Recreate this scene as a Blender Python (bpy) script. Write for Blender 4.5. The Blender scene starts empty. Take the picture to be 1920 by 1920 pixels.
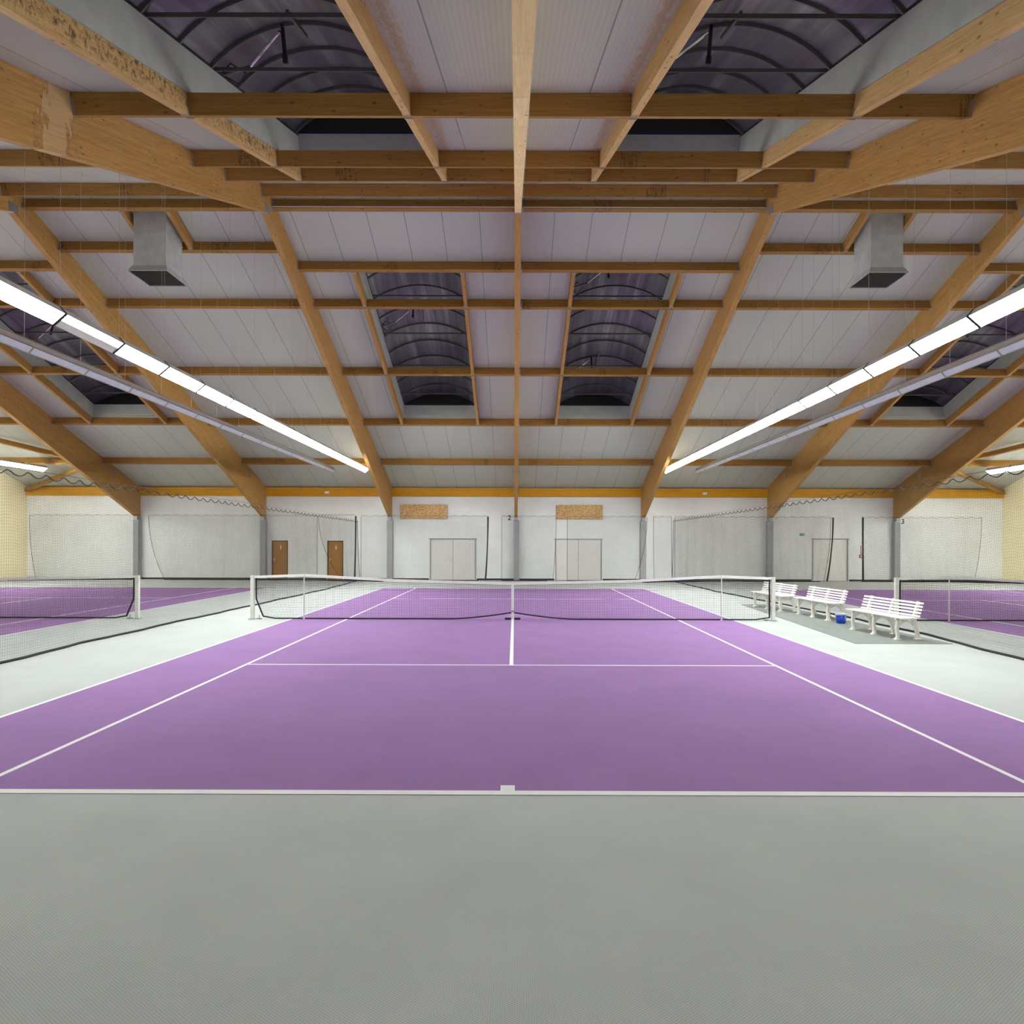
import bpy, bmesh, math, random
import numpy as np
from mathutils import Matrix, Vector
random.seed(7)
PI = math.pi
C = bpy.context.scene.collection
sc = bpy.context.scene

# ------------------------------------------------------------------ camera, world, exposure
FX, CX, CY = 1295.77, 964.18, 1019.2
CAM = Vector((0.05, -17.047, 1.88)); YAW, ROLL = -0.001, 0.003
_f = Vector((math.sin(YAW), math.cos(YAW), 0)); _r = Vector((math.cos(YAW), -math.sin(YAW), 0)); _u = _r.cross(_f)
_r, _u = math.cos(ROLL)*_r + math.sin(ROLL)*_u, -math.sin(ROLL)*_r + math.cos(ROLL)*_u
cam_data = bpy.data.cameras.new('camera'); cam = bpy.data.objects.new('camera', cam_data); C.objects.link(cam)
cam_data.sensor_width = 36; cam_data.lens = FX/1920*36
cam_data.shift_x = (960-CX)/1920; cam_data.shift_y = (CY-960)/1920
cam_data.clip_start = 0.05; cam_data.clip_end = 200
cam.matrix_world = Matrix(((_r.x, _u.x, -_f.x, CAM.x), (_r.y, _u.y, -_f.y, CAM.y), (_r.z, _u.z, -_f.z, CAM.z), (0, 0, 0, 1)))
sc.camera = cam
world = bpy.data.worlds.new('night_sky'); sc.world = world; world.use_nodes = True
world.node_tree.nodes['Background'].inputs[0].default_value = (0.02, 0.025, 0.04, 1)
world.node_tree.nodes['Background'].inputs[1].default_value = 0.4
sc.view_settings.view_transform = 'Standard'; sc.view_settings.look = 'None'
sc.view_settings.gamma = 1; sc.view_settings.use_curve_mapping = False
sc.view_settings.exposure = 2.70
LAMP_POWER = 12.0
try:
    sc.cycles.max_bounces = 10; sc.cycles.diffuse_bounces = 6; sc.cycles.sample_clamp_indirect = 8
except Exception: pass

def seen(p, margin=0.06):
    d = Vector(p)-CAM; z = d.dot(_f)
    if z < 0.3: return False
    x = (CX+FX*d.dot(_r)/z)/1920; y = (CY-FX*d.dot(_u)/z)/1920
    return -margin < x < 1+margin and -margin < y < 1+margin
def seen_seg(a, b, margin=0.06):
    a, b = Vector(a), Vector(b)
    return any(seen(a.lerp(b, t/12), margin) for t in range(13))

# ------------------------------------------------------------------ material helpers
def new_mat(name):
    m = bpy.data.materials.new(name); m.use_nodes = True
    return m, m.node_tree, m.node_tree.nodes['Principled BSDF']
def N(t, kind, **kw):
    n = t.nodes.new(kind)
    for k, v in kw.items():
        if k.startswith('i_'):
            key = k[2:]; key = int(key) if key.isdigit() else key.replace('_', ' ')
            n.inputs[key].default_value = v
        else: setattr(n, k, v)
    return n
def L(t, a, b): t.links.new(a, b)
def math_n(t, op, a, b=None, c=None, clamp=False):
    n = t.nodes.new('ShaderNodeMath'); n.operation = op; n.use_clamp = clamp
    for i, v in enumerate((a, b, c)):
        if v is None: continue
        if isinstance(v, (int, float)): n.inputs[i].default_value = v
        else: t.links.new(v, n.inputs[i])
    return n.outputs[0]
def mix_c(t, fac, a, b, blend='MIX'):
    n = t.nodes.new('ShaderNodeMix'); n.data_type = 'RGBA'; n.blend_type = blend
    for idx, v in ((0, fac), (6, a), (7, b)):
        if isinstance(v, (int, float)): n.inputs[idx].default_value = v
        elif isinstance(v, (tuple, list)): n.inputs[idx].default_value = (*v[:3], 1)
        else: t.links.new(v, n.inputs[idx])
    return n.outputs[2]
def ramp(t, fac, stops):
    n = t.nodes.new('ShaderNodeValToRGB'); e = n.color_ramp.elements
    while len(e) < len(stops): e.new(0.5)
    for el, (p, c) in zip(e, stops):
        el.position = p; el.color = (*c, 1) if len(c) == 3 else c
    t.links.new(fac, n.inputs[0]); return n.outputs[0]
def noise(t, vec, scale, detail=3, rough=0.5, dist=0.0):
    n = t.nodes.new('ShaderNodeTexNoise'); n.inputs['Scale'].default_value = scale
    n.inputs['Detail'].default_value = detail; n.inputs['Roughness'].default_value = rough
    n.inputs['Distortion'].default_value = dist
    if vec is not None: t.links.new(vec, n.inputs['Vector'])
    return n.outputs[0]
def mapping(t, vec, scale=(1, 1, 1), loc=(0, 0, 0)):
    n = t.nodes.new('ShaderNodeMapping'); n.inputs['Scale'].default_value = scale; n.inputs['Location'].default_value = loc
    t.links.new(vec, n.inputs[0]); return n.outputs[0]
def step_band(t, x, lo, hi, soft=0.02):   # 1 inside lo..hi
    a = t.nodes.new('ShaderNodeMapRange'); a.interpolation_type = 'SMOOTHSTEP'
    a.inputs[1].default_value = lo-soft; a.inputs[2].default_value = lo+soft; t.links.new(x, a.inputs[0])
    b = t.nodes.new('ShaderNodeMapRange'); b.interpolation_type = 'SMOOTHSTEP'
    b.inputs[1].default_value = hi-soft; b.inputs[2].default_value = hi+soft; t.links.new(x, b.inputs[0])
    return math_n(t, 'SUBTRACT', a.outputs[0], b.outputs[0], clamp=True)
def plain(name, col, rough=0.5, metal=0.0, var=0.06, scale=6.0, bump=0.0, spec=None):
    m, t, p = new_mat(name)
    tc = N(t, 'ShaderNodeTexCoord').outputs['Object']
    nz = noise(t, tc, scale, 4, 0.6)
    dark = tuple(c*(1-var) for c in col); light = tuple(min(1, c*(1+var)) for c in col)
    L(t, ramp(t, nz, [(0.3, dark), (0.7, light)]), p.inputs['Base Color'])
    p.inputs['Roughness'].default_value = rough; p.inputs['Metallic'].default_value = metal
    if spec is not None: p.inputs['Specular IOR Level'].default_value = spec
    if bump:
        b = N(t, 'ShaderNodeBump', i_Strength=bump, i_Distance=0.01); L(t, nz, b.inputs['Height']); L(t, b.outputs[0], p.inputs['Normal'])
    return m

def wood(name, c_dark, c_mid, c_light, lam=0.04, knots=1.0, stain=None, rough=0.6):
    """glued timber, grain along local x, lamellas stacked along local z"""
    m, t, p = new_mat(name)
    tc = N(t, 'ShaderNodeTexCoord').outputs['Object']
    rnd = N(t, 'ShaderNodeObjectInfo').outputs['Random']
    off = N(t, 'ShaderNodeCombineXYZ'); L(t, math_n(t, 'MULTIPLY', rnd, 37.0), off.inputs[0])
    L(t, math_n(t, 'MULTIPLY', rnd, 11.0), off.inputs[1]); L(t, math_n(t, 'MULTIPLY', rnd, 23.0), off.inputs[2])
    add = N(t, 'ShaderNodeVectorMath', operation='ADD'); L(t, tc, add.inputs[0]); L(t, off.outputs[0], add.inputs[1])
    v = add.outputs[0]
    sep = N(t, 'ShaderNodeSeparateXYZ'); L(t, tc, sep.inputs[0])
    # grain
    g = noise(t, mapping(t, v, (0.9, 22, 22)), 2.2, 5, 0.65, 0.6)
    col = ramp(t, g, [(0.25, c_dark), (0.5, c_mid), (0.78, c_light)])
    # one tone per lamella
    layer = math_n(t, 'FLOOR', math_n(t, 'DIVIDE', sep.outputs[2], lam))
    bx = math_n(t, 'FLOOR', math_n(t, 'ADD', math_n(t, 'DIVIDE', sep.outputs[0], 2.7), math_n(t, 'MULTIPLY', layer, 0.37)))
    wn = N(t, 'ShaderNodeTexWhiteNoise', noise_dimensions='2D')
    cm = N(t, 'ShaderNodeCombineXYZ'); L(t, layer, cm.inputs[0]); L(t, bx, cm.inputs[1]); L(t, cm.outputs[0], wn.inputs['Vector'])
    col = mix_c(t, math_n(t, 'MULTIPLY', wn.outputs[0], 0.30), col, c_dark)
    fr = math_n(t, 'FRACT', math_n(t, 'DIVIDE', sep.outputs[2], lam))
    line = math_n(t, 'GREATER_THAN', fr, 0.94)
    col = mix_c(t, math_n(t, 'MULTIPLY', line, 0.25), col, c_dark)
    # knots
    vo = N(t, 'ShaderNodeTexVoronoi', feature='F1'); vo.inputs['Scale'].default_value = 5.5
    L(t, mapping(t, v, (0.75, 1.6, 1.6)), vo.inputs['Vector'])
    kn = ramp(t, vo.outputs['Distance'], [(0.09, (1, 1, 1)), (0.19, (0, 0, 0))])
    kmask = math_n(t, 'GREATER_THAN', noise(t, v, 1.3, 1), 0.44)
    col = mix_c(t, math_n(t, 'MULTIPLY', math_n(t, 'MULTIPLY', kn, kmask), 0.75*knots), col, tuple(c*0.35 for c in c_dark))
    geo = N(t, 'ShaderNodeNewGeometry').outputs['Position']
    ps = N(t, 'ShaderNodeSeparateXYZ'); L(t, geo, ps.inputs[0])
    if stain == 'rafter':      # pale washed run with orange rim on the face of the left rafter
        wob = math_n(t, 'MULTIPLY', math_n(t, 'SUBTRACT', noise(t, mapping(t, geo, (1, 3.2, 1.6)), 2.2, 5, 0.7), 0.5), 1.3)
        yy = math_n(t, 'ADD', ps.outputs[1], wob)
        tilt = math_n(t, 'ADD', yy, math_n(t, 'MULTIPLY', math_n(t, 'SUBTRACT', ps.outputs[2], 7.5), -0.18))
        side = math_n(t, 'MULTIPLY', step_band(t, ps.outputs[0], -6.4, -6.0, 0.02), step_band(t, ps.outputs[2], 6.6, 8.25, 0.12))
        rim = math_n(t, 'MULTIPLY', step_band(t, tilt, -7.95, -7.25, 0.04), side)
        inn = math_n(t, 'MULTIPLY', step_band(t, tilt, -7.87, -7.33, 0.05), side)
        col = mix_c(t, math_n(t, 'MULTIPLY', rim, 0.75), col, (0.24, 0.11, 0.03))
        col = mix_c(t, math_n(t, 'MULTIPLY', inn, math_n(t, 'ADD', 0.25, math_n(t, 'MULTIPLY', g, 0.7))), col, (0.60, 0.43, 0.22))
    if stain == 'mould':       # dark mould speckles along the upper part of the damp trimmers
        mk = math_n(t, 'MULTIPLY', step_band(t, ps.outputs[0], -5.2, -4.2, 0.01), math_n(t, 'LESS_THAN', ps.outputs[1], -2))
        up = step_band(t, sep.outputs[2], -0.22, 0.05, 0.09)
        sp = ramp(t, noise(t, mapping(t, geo, (1, 1.2, 1)), 9, 6, 0.75, 1.0), [(0.48, (0, 0, 0)), (0.60, (1, 1, 1))])
        col = mix_c(t, math_n(t, 'MULTIPLY', math_n(t, 'MULTIPLY', mk, up), math_n(t, 'MULTIPLY', sp, 0.9)), col, (0.06, 0.03, 0.015))
    if stain == 'drip':        # water marks on purlins
        where = math_n(t, 'GREATER_THAN', noise(t, mapping(t, v, (1, 0, 0)), 0.9, 1), 0.63)
        sp = ramp(t, noise(t, mapping(t, v, (9, 2, 1.5)), 3, 5, 0.75), [(0.50, (0, 0, 0)), (0.56, (1, 1, 1)), (0.62, (0, 0, 0))])
        col = mix_c(t, math_n(t, 'MULTIPLY', where, math_n(t, 'MULTIPLY', sp, 0.85)), col, (0.05, 0.025, 0.012))
    L(t, col, p.inputs['Base Color'])
    p.inputs['Roughness'].default_value = rough; p.inputs['Specular IOR Level'].default_value = 0.3
    b = N(t, 'ShaderNodeBump', i_Strength=0.25, i_Distance=0.004); L(t, g, b.inputs['Height']); L(t, b.outputs[0], p.inputs['Normal'])
    return m

M = {}
M['rafter'] = wood('rafter_glulam', (0.28, 0.14, 0.036), (0.41, 0.225, 0.066), (0.54, 0.325, 0.11), stain='rafter')
M['purlin'] = wood('purlin_timber', (0.23, 0.11, 0.024), (0.325, 0.17, 0.038), (0.43, 0.245, 0.07), stain='drip')
M['rafter_bounce_lit'] = wood('rafter_bounce_lit_glulam', (0.60, 0.42, 0.17), (0.80, 0.62, 0.31), (0.88, 0.74, 0.44))  # rafter wood made paler: light bounced off the floor put into the colour
M['trimmer_bounce_lit'] = wood('trimmer_bounce_lit_timber', (0.42, 0.25, 0.09), (0.58, 0.38, 0.16), (0.70, 0.51, 0.26), stain='mould', knots=1.0)  # near trimmers only: floor-bounced light on their undersides is painted into this tone
M['eave'] = wood('eave_timber', (0.44, 0.20, 0.008), (0.64, 0.31, 0.012), (0.76, 0.40, 0.03), knots=0.5)
M['door_wood'] = wood('door_veneer', (0.30, 0.14, 0.03), (0.40, 0.20, 0.045), (0.48, 0.25, 0.06), lam=5, knots=0)
M['steel'] = plain('galvanised_steel', (0.36, 0.37, 0.40), 0.45, 0.7, 0.15, 30)
M['duct'] = plain('duct_sheet_metal', (0.50, 0.53, 0.53), 0.45, 0.35, 0.14, 3.5)
M['duct_dark'] = plain('duct_grille', (0.05, 0.045, 0.04), 0.7, 0.2)
M['column'] = plain('column_grey_paint', (0.33, 0.33, 0.34), 0.6)
M['black'] = plain('black_rope', (0.008, 0.008, 0.010), 0.7)
M['string'] = plain('dark_net_twine', (0.02, 0.024, 0.022), 0.7)
M['backstring'] = plain('grey_green_net_twine', (0.10, 0.105, 0.10), 0.7)
M['white_band'] = plain('white_canvas', (0.82, 0.82, 0.78), 0.7)
M['post'] = plain('post_white_paint', (0.72, 0.72, 0.66), 0.35)
M['plastic'] = plain('bench_white_plastic', (0.83, 0.81, 0.74), 0.3, var=0.03)
M['slat'] = plain('bench_slat_white', (0.88, 0.87, 0.85), 0.3, var=0.03)
M['bucket'] = plain('blue_plastic', (0.005, 0.045, 0.42), 0.3)
M['bucket_rim'] = plain('grey_blue_plastic', (0.45, 0.55, 0.68), 0.35)
M['white_door'] = plain('white_door_paint', (0.72, 0.70, 0.68), 0.4, var=0.03, scale=1.2)
M['door_frame'] = plain('grey_door_frame', (0.33, 0.33, 0.32), 0.5)
M['brown_frame'] = plain('brown_door_frame', (0.10, 0.05, 0.015), 0.5)
M['chrome'] = plain('chrome', (0.75, 0.75, 0.75), 0.2, 1.0)
M['handle'] = plain('brushed_metal', (0.6, 0.58, 0.54), 0.3, 0.8)
M['green'] = plain('exit_green', (0.02, 0.22, 0.13), 0.4)
M['red'] = plain('alarm_red', (0.35, 0.02, 0.03), 0.4)
M['white'] = plain('white_plastic', (0.80, 0.80, 0.78), 0.4)
M['ink'] = plain('black_paint', (0.012, 0.012, 0.012), 0.6)
M['curb'] = plain('curb_grey_green_paint', (0.42, 0.45, 0.41), 0.55, var=0.08, scale=3)
M['rib'] = plain('rib_dark_aluminium', (0.13, 0.13, 0.125), 0.4, 0.5)
M['dark_end'] = plain('black_end_panel', (0.012, 0.012, 0.013), 0.6)
M['mat'] = plain('mat_grey_green', (0.21, 0.235, 0.215), 0.9, var=0.14, scale=5)
M['housing'] = plain('luminaire_housing', (0.50, 0.51, 0.50), 0.4, 0.1)
M['housing_brown'] = plain('unlit_luminaire_housing', (0.20, 0.175, 0.165), 0.45, 0.2)
M['rail'] = plain('luminaire_rail', (0.20, 0.17, 0.15), 0.45, 0.4)
M['wire'] = plain('suspension_wire', (0.42, 0.40, 0.38), 0.4, 0.3)

# OSB
m, t, p = new_mat('chipboard'); tc = N(t, 'ShaderNodeTexCoord').outputs['Object']
vo = N(t, 'ShaderNodeTexVoronoi'); vo.inputs['Scale'].default_value = 14; L(t, mapping(t, tc, (1, 1, 2.6)), vo.inputs['Vector'])
L(t, ramp(t, mix_c(t, 0.5, vo.outputs['Color'], noise(t, mapping(t, tc, (3, 3, 16)), 5, 4)), [(0.3, (0.32, 0.16, 0.05)), (0.5, (0.58, 0.35, 0.14)), (0.7, (0.72, 0.47, 0.22))]), p.inputs['Base Color'])
p.inputs['Roughness'].default_value = 0.6; M['osb'] = m

# roof panels: seams each metre, fine ribs, rusty stain beside the near skylights
m, t, p = new_mat('roof_panels'); geo = N(t, 'ShaderNodeNewGeometry').outputs['Position']
ps = N(t, 'ShaderNodeSeparateXYZ'); L(t, geo, ps.inputs[0]); X = ps.outputs[0]
fx = math_n(t, 'FRACT', math_n(t, 'ADD', X, 100-0.08))
seam = math_n(t, 'GREATER_THAN', math_n(t, 'ABSOLUTE', math_n(t, 'SUBTRACT', fx, 0.5)), 0.4915)
rib = math_n(t, 'POWER', math_n(t, 'ABSOLUTE', math_n(t, 'SINE', math_n(t, 'MULTIPLY', X, PI/0.0625))), 3.0)
base = mix_c(t, math_n(t, 'MULTIPLY', rib, 0.16), (0.44, 0.455, 0.415), (0.25, 0.26, 0.235))
pn = N(t, 'ShaderNodeTexWhiteNoise', noise_dimensions='1D'); L(t, math_n(t, 'FLOOR', math_n(t, 'ADD', X, 100-0.08)), pn.inputs['W'])
base = mix_c(t, math_n(t, 'MULTIPLY', pn.outputs[0], 0.10), base, (0.38, 0.37, 0.37))
base = mix_c(t, math_n(t, 'MULTIPLY', seam, 0.8), base, (0.10, 0.09, 0.09))
nz = math_n(t, 'MULTIPLY', math_n(t, 'SUBTRACT', noise(t, mapping(t, geo, (6, 2.2, 1)), 3.5, 5, 0.75), 0.5), 0.55)
s1 = step_band(t, math_n(t, 'ADD', X, nz), -1.36, -1.24, 0.05); s2 = step_band(t, math_n(t, 'ADD', X, nz), 1.50, 1.62, 0.05)
st = math_n(t, 'MULTIPLY', math_n(t, 'ADD', s1, s2), math_n(t, 'LESS_THAN', ps.outputs[1], -3.2))
base = mix_c(t, math_n(t, 'MULTIPLY', st, 0.6), base, (0.34, 0.19, 0.05))
L(t, base, p.inputs['Base Color']); p.inputs['Roughness'].default_value = 0.42
b = N(t, 'ShaderNodeBump', i_Strength=0.3, i_Distance=0.004); L(t, math_n(t, 'MULTIPLY', rib, -1.0), b.inputs['Height']); L(t, b.outputs[0], p.inputs['Normal'])
M['roof'] = m

# walls
def wall_mat(name, col, var=0.05, board=1.2):
    m, t, p = new_mat(name); geo = N(t, 'ShaderNodeNewGeometry').outputs['Position']
    nz = noise(t, geo, 0.8, 5, 0.6)
    c = ramp(t, nz, [(0.3, tuple(x*(1-var) for x in col)), (0.7, tuple(min(1, x*(1+var)) for x in col))])
    br = N(t, 'ShaderNodeTexBrick'); br.inputs['Scale'].default_value = 1; br.inputs['Brick Width'].default_value = 0.5
    br.inputs['Row Height'].default_value = 0.25; br.inputs['Mortar Size'].default_value = 0.006
    br.inputs['Color1'].default_value = (1, 1, 1, 1); br.inputs['Color2'].default_value = (0.985, 0.985, 0.985, 1); br.inputs['Mortar'].default_value = (0.94, 0.94, 0.94, 1)
    sp = N(t, 'ShaderNodeSeparateXYZ'); L(t, geo, sp.inputs[0]); cb = N(t, 'ShaderNodeCombineXYZ')
    L(t, math_n(t, 'ADD', sp.outputs[0], sp.outputs[1]), cb.inputs[0]); L(t, sp.outputs[2], cb.inputs[1]); L(t, cb.outputs[0], br.inputs['Vector'])
    L(t, mix_c(t, 1.0, c, br.outputs[0], 'MULTIPLY'), p.inputs['Base Color']); p.inputs['Roughness'].default_value = 0.7
    return m
M['wall'] = wall_mat('wall_white_paint', (0.78, 0.80, 0.80))
M['cream'] = wall_mat('wall_cream_paint', (0.86, 0.78, 0.52))

# carpet weave
def carpet(name, col, amount, scratch=0.0):
    m, t, p = new_mat(name); geo = N(t, 'ShaderNodeNewGeometry').outputs['Position']
    ps = N(t, 'ShaderNodeSeparateXYZ'); L(t, geo, ps.inputs[0])
    sx = math_n(t, 'SINE', math_n(t, 'MULTIPLY', ps.outputs[0], 2*PI/0.0195))
    sy = math_n(t, 'SINE', math_n(t, 'MULTIPLY', ps.outputs[1], 2*PI/0.0145))
    w = math_n(t, 'MULTIPLY', sx, sy)
    dark = ramp(t, w, [(0.15, (1, 1, 1)), (0.75, (0, 0, 0))])
    nz = noise(t, geo, 1.1, 6, 0.65); n2 = noise(t, mapping(t, geo, (1, 1, 1)), 14, 4, 0.7)
    c = ramp(t, nz, [(0.3, tuple(x*0.94 for x in col)), (0.7, tuple(x*1.06 for x in col))])
    c = mix_c(t, math_n(t, 'MULTIPLY', n2, 0.12), c, tuple(x*0.72 for x in col))
    if scratch:
        sn = ramp(t, noise(t, mapping(t, geo, (14, 1.5, 1)), 2.5, 4, 0.7, 2.0), [(0.62, (0, 0, 0)), (0.72, (1, 1, 1))])
        c = mix_c(t, math_n(t, 'MULTIPLY', sn, scratch), c, tuple(min(1, x*1.35) for x in col))
    dk = math_n(t, 'SUBTRACT', 1.0, dark)
    c = mix_c(t, math_n(t, 'MULTIPLY', dk, amount), c, tuple(x*0.35 for x in col))
    L(t, c, p.inputs['Base Color']); p.inputs['Roughness'].default_value = 0.95; p.inputs['Specular IOR Level'].default_value = 0.1
    return m
M['floor'] = carpet('floor_grey_carpet', (0.53, 0.57, 0.545), 0.5)
M['purple'] = carpet('court_purple_carpet', (0.33, 0.19, 0.415), 0.22, 0.10)
M['line'] = plain('court_line_white', (0.86, 0.85, 0.84), 0.85, var=0.03)

# skylight glazing: tinted polycarbonate against the night
m, t, p = new_mat('tinted_polycarbonate'); tc = N(t, 'ShaderNodeTexCoord').outputs['Object']
nz = noise(t, mapping(t, tc, (2.2, 0.12, 0.2)), 2.0, 4, 0.6)
L(t, ramp(t, nz, [(0.32, (0.08, 0.068, 0.10)), (0.52, (0.15, 0.145, 0.165)), (0.70, (0.30, 0.32, 0.32))]), p.inputs['Base Color'])
p.inputs['Roughness'].default_value = 0.28; p.inputs['Alpha'].default_value = 0.9; p.inputs['IOR'].default_value = 1.58
M['glazing'] = m

# lamps
def emit(name, strength, perforated=False):
    m, t, p = new_mat(name)
    p.inputs['Base Color'].default_value = (0.8, 0.8, 0.78, 1)
    p.inputs['Emission Color'].default_value = (0.97, 1.0, 0.985, 1)
    if perforated:
        tc = N(t, 'ShaderNodeTexCoord').outputs['Object']; vo = N(t, 'ShaderNodeTexVoronoi'); vo.inputs['Randomness'].default_value = 0
        vo.inputs['Scale'].default_value = 25; L(t, tc, vo.inputs['Vector'])
        f = math_n(t, 'GREATER_THAN', vo.outputs['Distance'], 0.36)
        L(t, math_n(t, 'MULTIPLY', f, strength), p.inputs['Emission Strength'])
    else: p.inputs['Emission Strength'].default_value = strength
    return m
M['lit'] = emit('lit_diffuser', LAMP_POWER)
M['lit_side'] = emit('lit_side_diffuser', LAMP_POWER*0.36)
M['lit_wall_side'] = emit('lit_wall_side_diffuser', LAMP_POWER*1.0)
M['added_uplight'] = emit('added_uplight_glow', LAMP_POWER*0.11)  # added source to brighten the roof, rafters and upper walls
M['lit_perf'] = emit('lit_perforated_diffuser', LAMP_POWER*0.2, True)
m, t, p = new_mat('unlit_louvre'); tc = N(t, 'ShaderNodeTexCoord').outputs['Object']
vo = N(t, 'ShaderNodeTexVoronoi'); vo.inputs['Randomness'].default_value = 0.25; vo.inputs['Scale'].default_value = 22; L(t, tc, vo.inputs['Vector'])
L(t, ramp(t, vo.outputs['Distance'], [(0.18, (0.16, 0.16, 0.13)), (0.42, (0.62, 0.62, 0.56))]), p.inputs['Base Color']); p.inputs['Roughness'].default_value = 0.5
M['louvre'] = m
M['side_off'] = plain('unlit_side_diffuser', (0.26, 0.26, 0.31), 0.35)

# ------------------------------------------------------------------ object helpers
I4 = Matrix.Identity(4)
def tag(o, label=None, cat=None, group=None, kind=None):
    if label: o['label'] = label
    if cat: o['category'] = cat
    if group: o['group'] = group
    if kind: o['kind'] = kind
    return o
MW = {}
def root(name, label, cat, mat=None, group=None):
    o = bpy.data.objects.new(name, None); o.empty_display_size = 0.2; C.objects.link(o)
    mat = mat or I4
    o.matrix_world = mat; MW[o] = mat.copy(); tag(o, label, cat, group); return o
def T(x, y, z, rz=0.0): return Matrix.Translation((x, y, z)) @ Matrix.Rotation(rz, 4, 'Z')
class MB:
    def __init__(s): s.v = []; s.f = []
    def add(s, verts, faces):
        b = len(s.v); s.v += [tuple(v) for v in verts]; s.f += [tuple(b+i for i in f) for f in faces]; return s
    def box(s, x0, x1, y0, y1, z0, z1):
        return s.add([(x, y, z) for x in (x0, x1) for y in (y0, y1) for z in (z0, z1)],
                     [(0, 1, 3, 2), (4, 6, 7, 5), (0, 4, 5, 1), (2, 3, 7, 6), (0, 2, 6, 4), (1, 5, 7, 3)])
    def tube(s, pts, r, n=8, caps=True):
        pts = [Vector(p) for p in pts]; rr = r if isinstance(r, (list, tuple)) else [r]*len(pts)
        rings = []
        up = Vector((0, 0, 1))
        for i, p in enumerate(pts):
            d = (pts[min(i+1, len(pts)-1)]-pts[max(i-1, 0)]).normalized()
            a = up if abs(d.dot(up)) < 0.95 else Vector((0, 1, 0))
            u = d.cross(a).normalized(); w = u.cross(d)
            rings.append([p+(u*math.cos(2*PI*k/n)+w*math.sin(2*PI*k/n))*rr[i] for k in range(n)])
        v = [q for ring in rings for q in ring]; f = []
        for i in range(len(pts)-1):
            for k in range(n): f.append((i*n+k, i*n+(k+1) % n, (i+1)*n+(k+1) % n, (i+1)*n+k))
        if caps: f.append(tuple(range(n-1, -1, -1))); f.append(tuple((len(pts)-1)*n+k for k in range(n)))
        return s.add(v, f)
    def lathe(s, prof, n=24, cx=0, cy=0):
        v = []; f = []
        for r, z in prof:
            for k in range(n): v.append((cx+r*math.cos(2*PI*k/n), cy+r*math.sin(2*PI*k/n), z))
        for i in range(len(prof)-1):
            for k in range(n): f.append((i*n+k, i*n+(k+1) % n, (i+1)*n+(k+1) % n, (i+1)*n+k))
        return s.add(v, f)
    def strip(s, pts, y0, y1):
        """profile strip in xz: list (x, z, half width); thickness y0..y1"""
        L_, R_ = [], []
        for i, (x, z, h) in enumerate(pts):
            a = pts[max(i-1, 0)]; b = pts[min(i+1, len(pts)-1)]
            d = Vector((b[0]-a[0], b[1]-a[1])).normalized(); nx, nz = -d.y, d.x
            L_.append((x+nx*h, z+nz*h)); R_.append((x-nx*h, z-nz*h))
        n = len(pts); v = []
        for (a, b) in zip(L_, R_):
            v += [(a[0], y0, a[1]), (a[0], y1, a[1]), (b[0], y1, b[1]), (b[0], y0, b[1])]
        f = [(0, 1, 2, 3), tuple(4*(n-1)+k for k in (3, 2, 1, 0))]
        for i in range(n-1):
            for k in range(4): f.append((4*i+k, 4*i+4+k, 4*i+4+(k+1) % 4, 4*i+(k+1) % 4))
        return s.add(v, f)
    def build(s, name, m, parent=None, mat=None, bevel=0.0, smooth=False, world=False):
        """mat: world matrix of the object; world=True when the collected verts are world coordinates"""
        mat = mat or (MW[parent] if parent is not None and parent in MW else I4)
        v = s.v
        if world:
            inv = mat.inverted(); v = [tuple(inv @ Vector(q)) for q in v]
        me = bpy.data.meshes.new(name); me.from_pydata(v, [], s.f)
        bm = bmesh.new(); bm.from_mesh(me); bmesh.ops.recalc_face_normals(bm, faces=bm.faces)
        bm.to_mesh(me); bm.free()
        me.materials.append(m)
        if smooth:
            for q in me.polygons: q.use_smooth = True
        o = bpy.data.objects.new(name, me); C.objects.link(o)
        MW[o] = mat.copy()
        if parent is not None:
            o.parent = parent; o.matrix_basis = MW[parent].inverted() @ mat
        else: o.matrix_world = mat
        if bevel:
            md = o.modifiers.new('bevel', 'BEVEL'); md.width = bevel; md.segments = 2; md.limit_method = 'ANGLE'
        return o
def copy_tree(o, parent=None):
    c = o.copy(); C.objects.link(c)
    if parent is not None: c.parent = parent
    for ch in [q for q in bpy.data.objects if q.parent == o]: copy_tree(ch, c)
    return c

def net_mesh(name, m, P, u_str, v_str, u_seg, v_seg, r, tdir, ndir, parent=None, rv=None):
    """real twine grid: P(u, v) -> xyz arrays; vertical strings at u_str, horizontal at v_str"""
    V = []; F = []; base = 0
    tdir = np.array(tdir, float); ndir = np.array(ndir, float); up = np.array((0, 0, 1.0))
    def run(pts, a, b, rad):
        nonlocal base
        n = len(pts); ang = [PI/2, PI/2+2*PI/3, PI/2+4*PI/3]
        rings = np.stack([pts+rad*(math.cos(q)*a+math.sin(q)*b) for q in ang], 1).reshape(-1, 3)
        V.append(rings); i = np.arange(n-1)*3+base
        for k in range(3):
            k2 = (k+1) % 3; F.append(np.stack([i+k, i+k2, i+3+k2, i+3+k], 1))
        base += 3*n
    for u in u_str:
        vv = np.array(v_seg); run(P(np.full(len(vv), u), vv), tdir, -ndir, r)
    for j, v in enumerate(v_str):
        uu = np.array(u_seg); run(P(uu, np.full(len(uu), v)), up, -ndir, rv(v) if rv else r)
    V = np.concatenate(V); F = np.concatenate(F)
    if parent is not None:
        V = V-np.array(MW[parent].translation)
    me = bpy.data.meshes.new(name); me.from_pydata(V.tolist(), [], F.tolist()); me.materials.append(m)
    o = bpy.data.objects.new(name, me); C.objects.link(o)
    MW[o] = Matrix.Translation(MW[parent].translation) if parent is not None else I4.copy()
    if parent is not None: o.parent = parent
    return o

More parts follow.
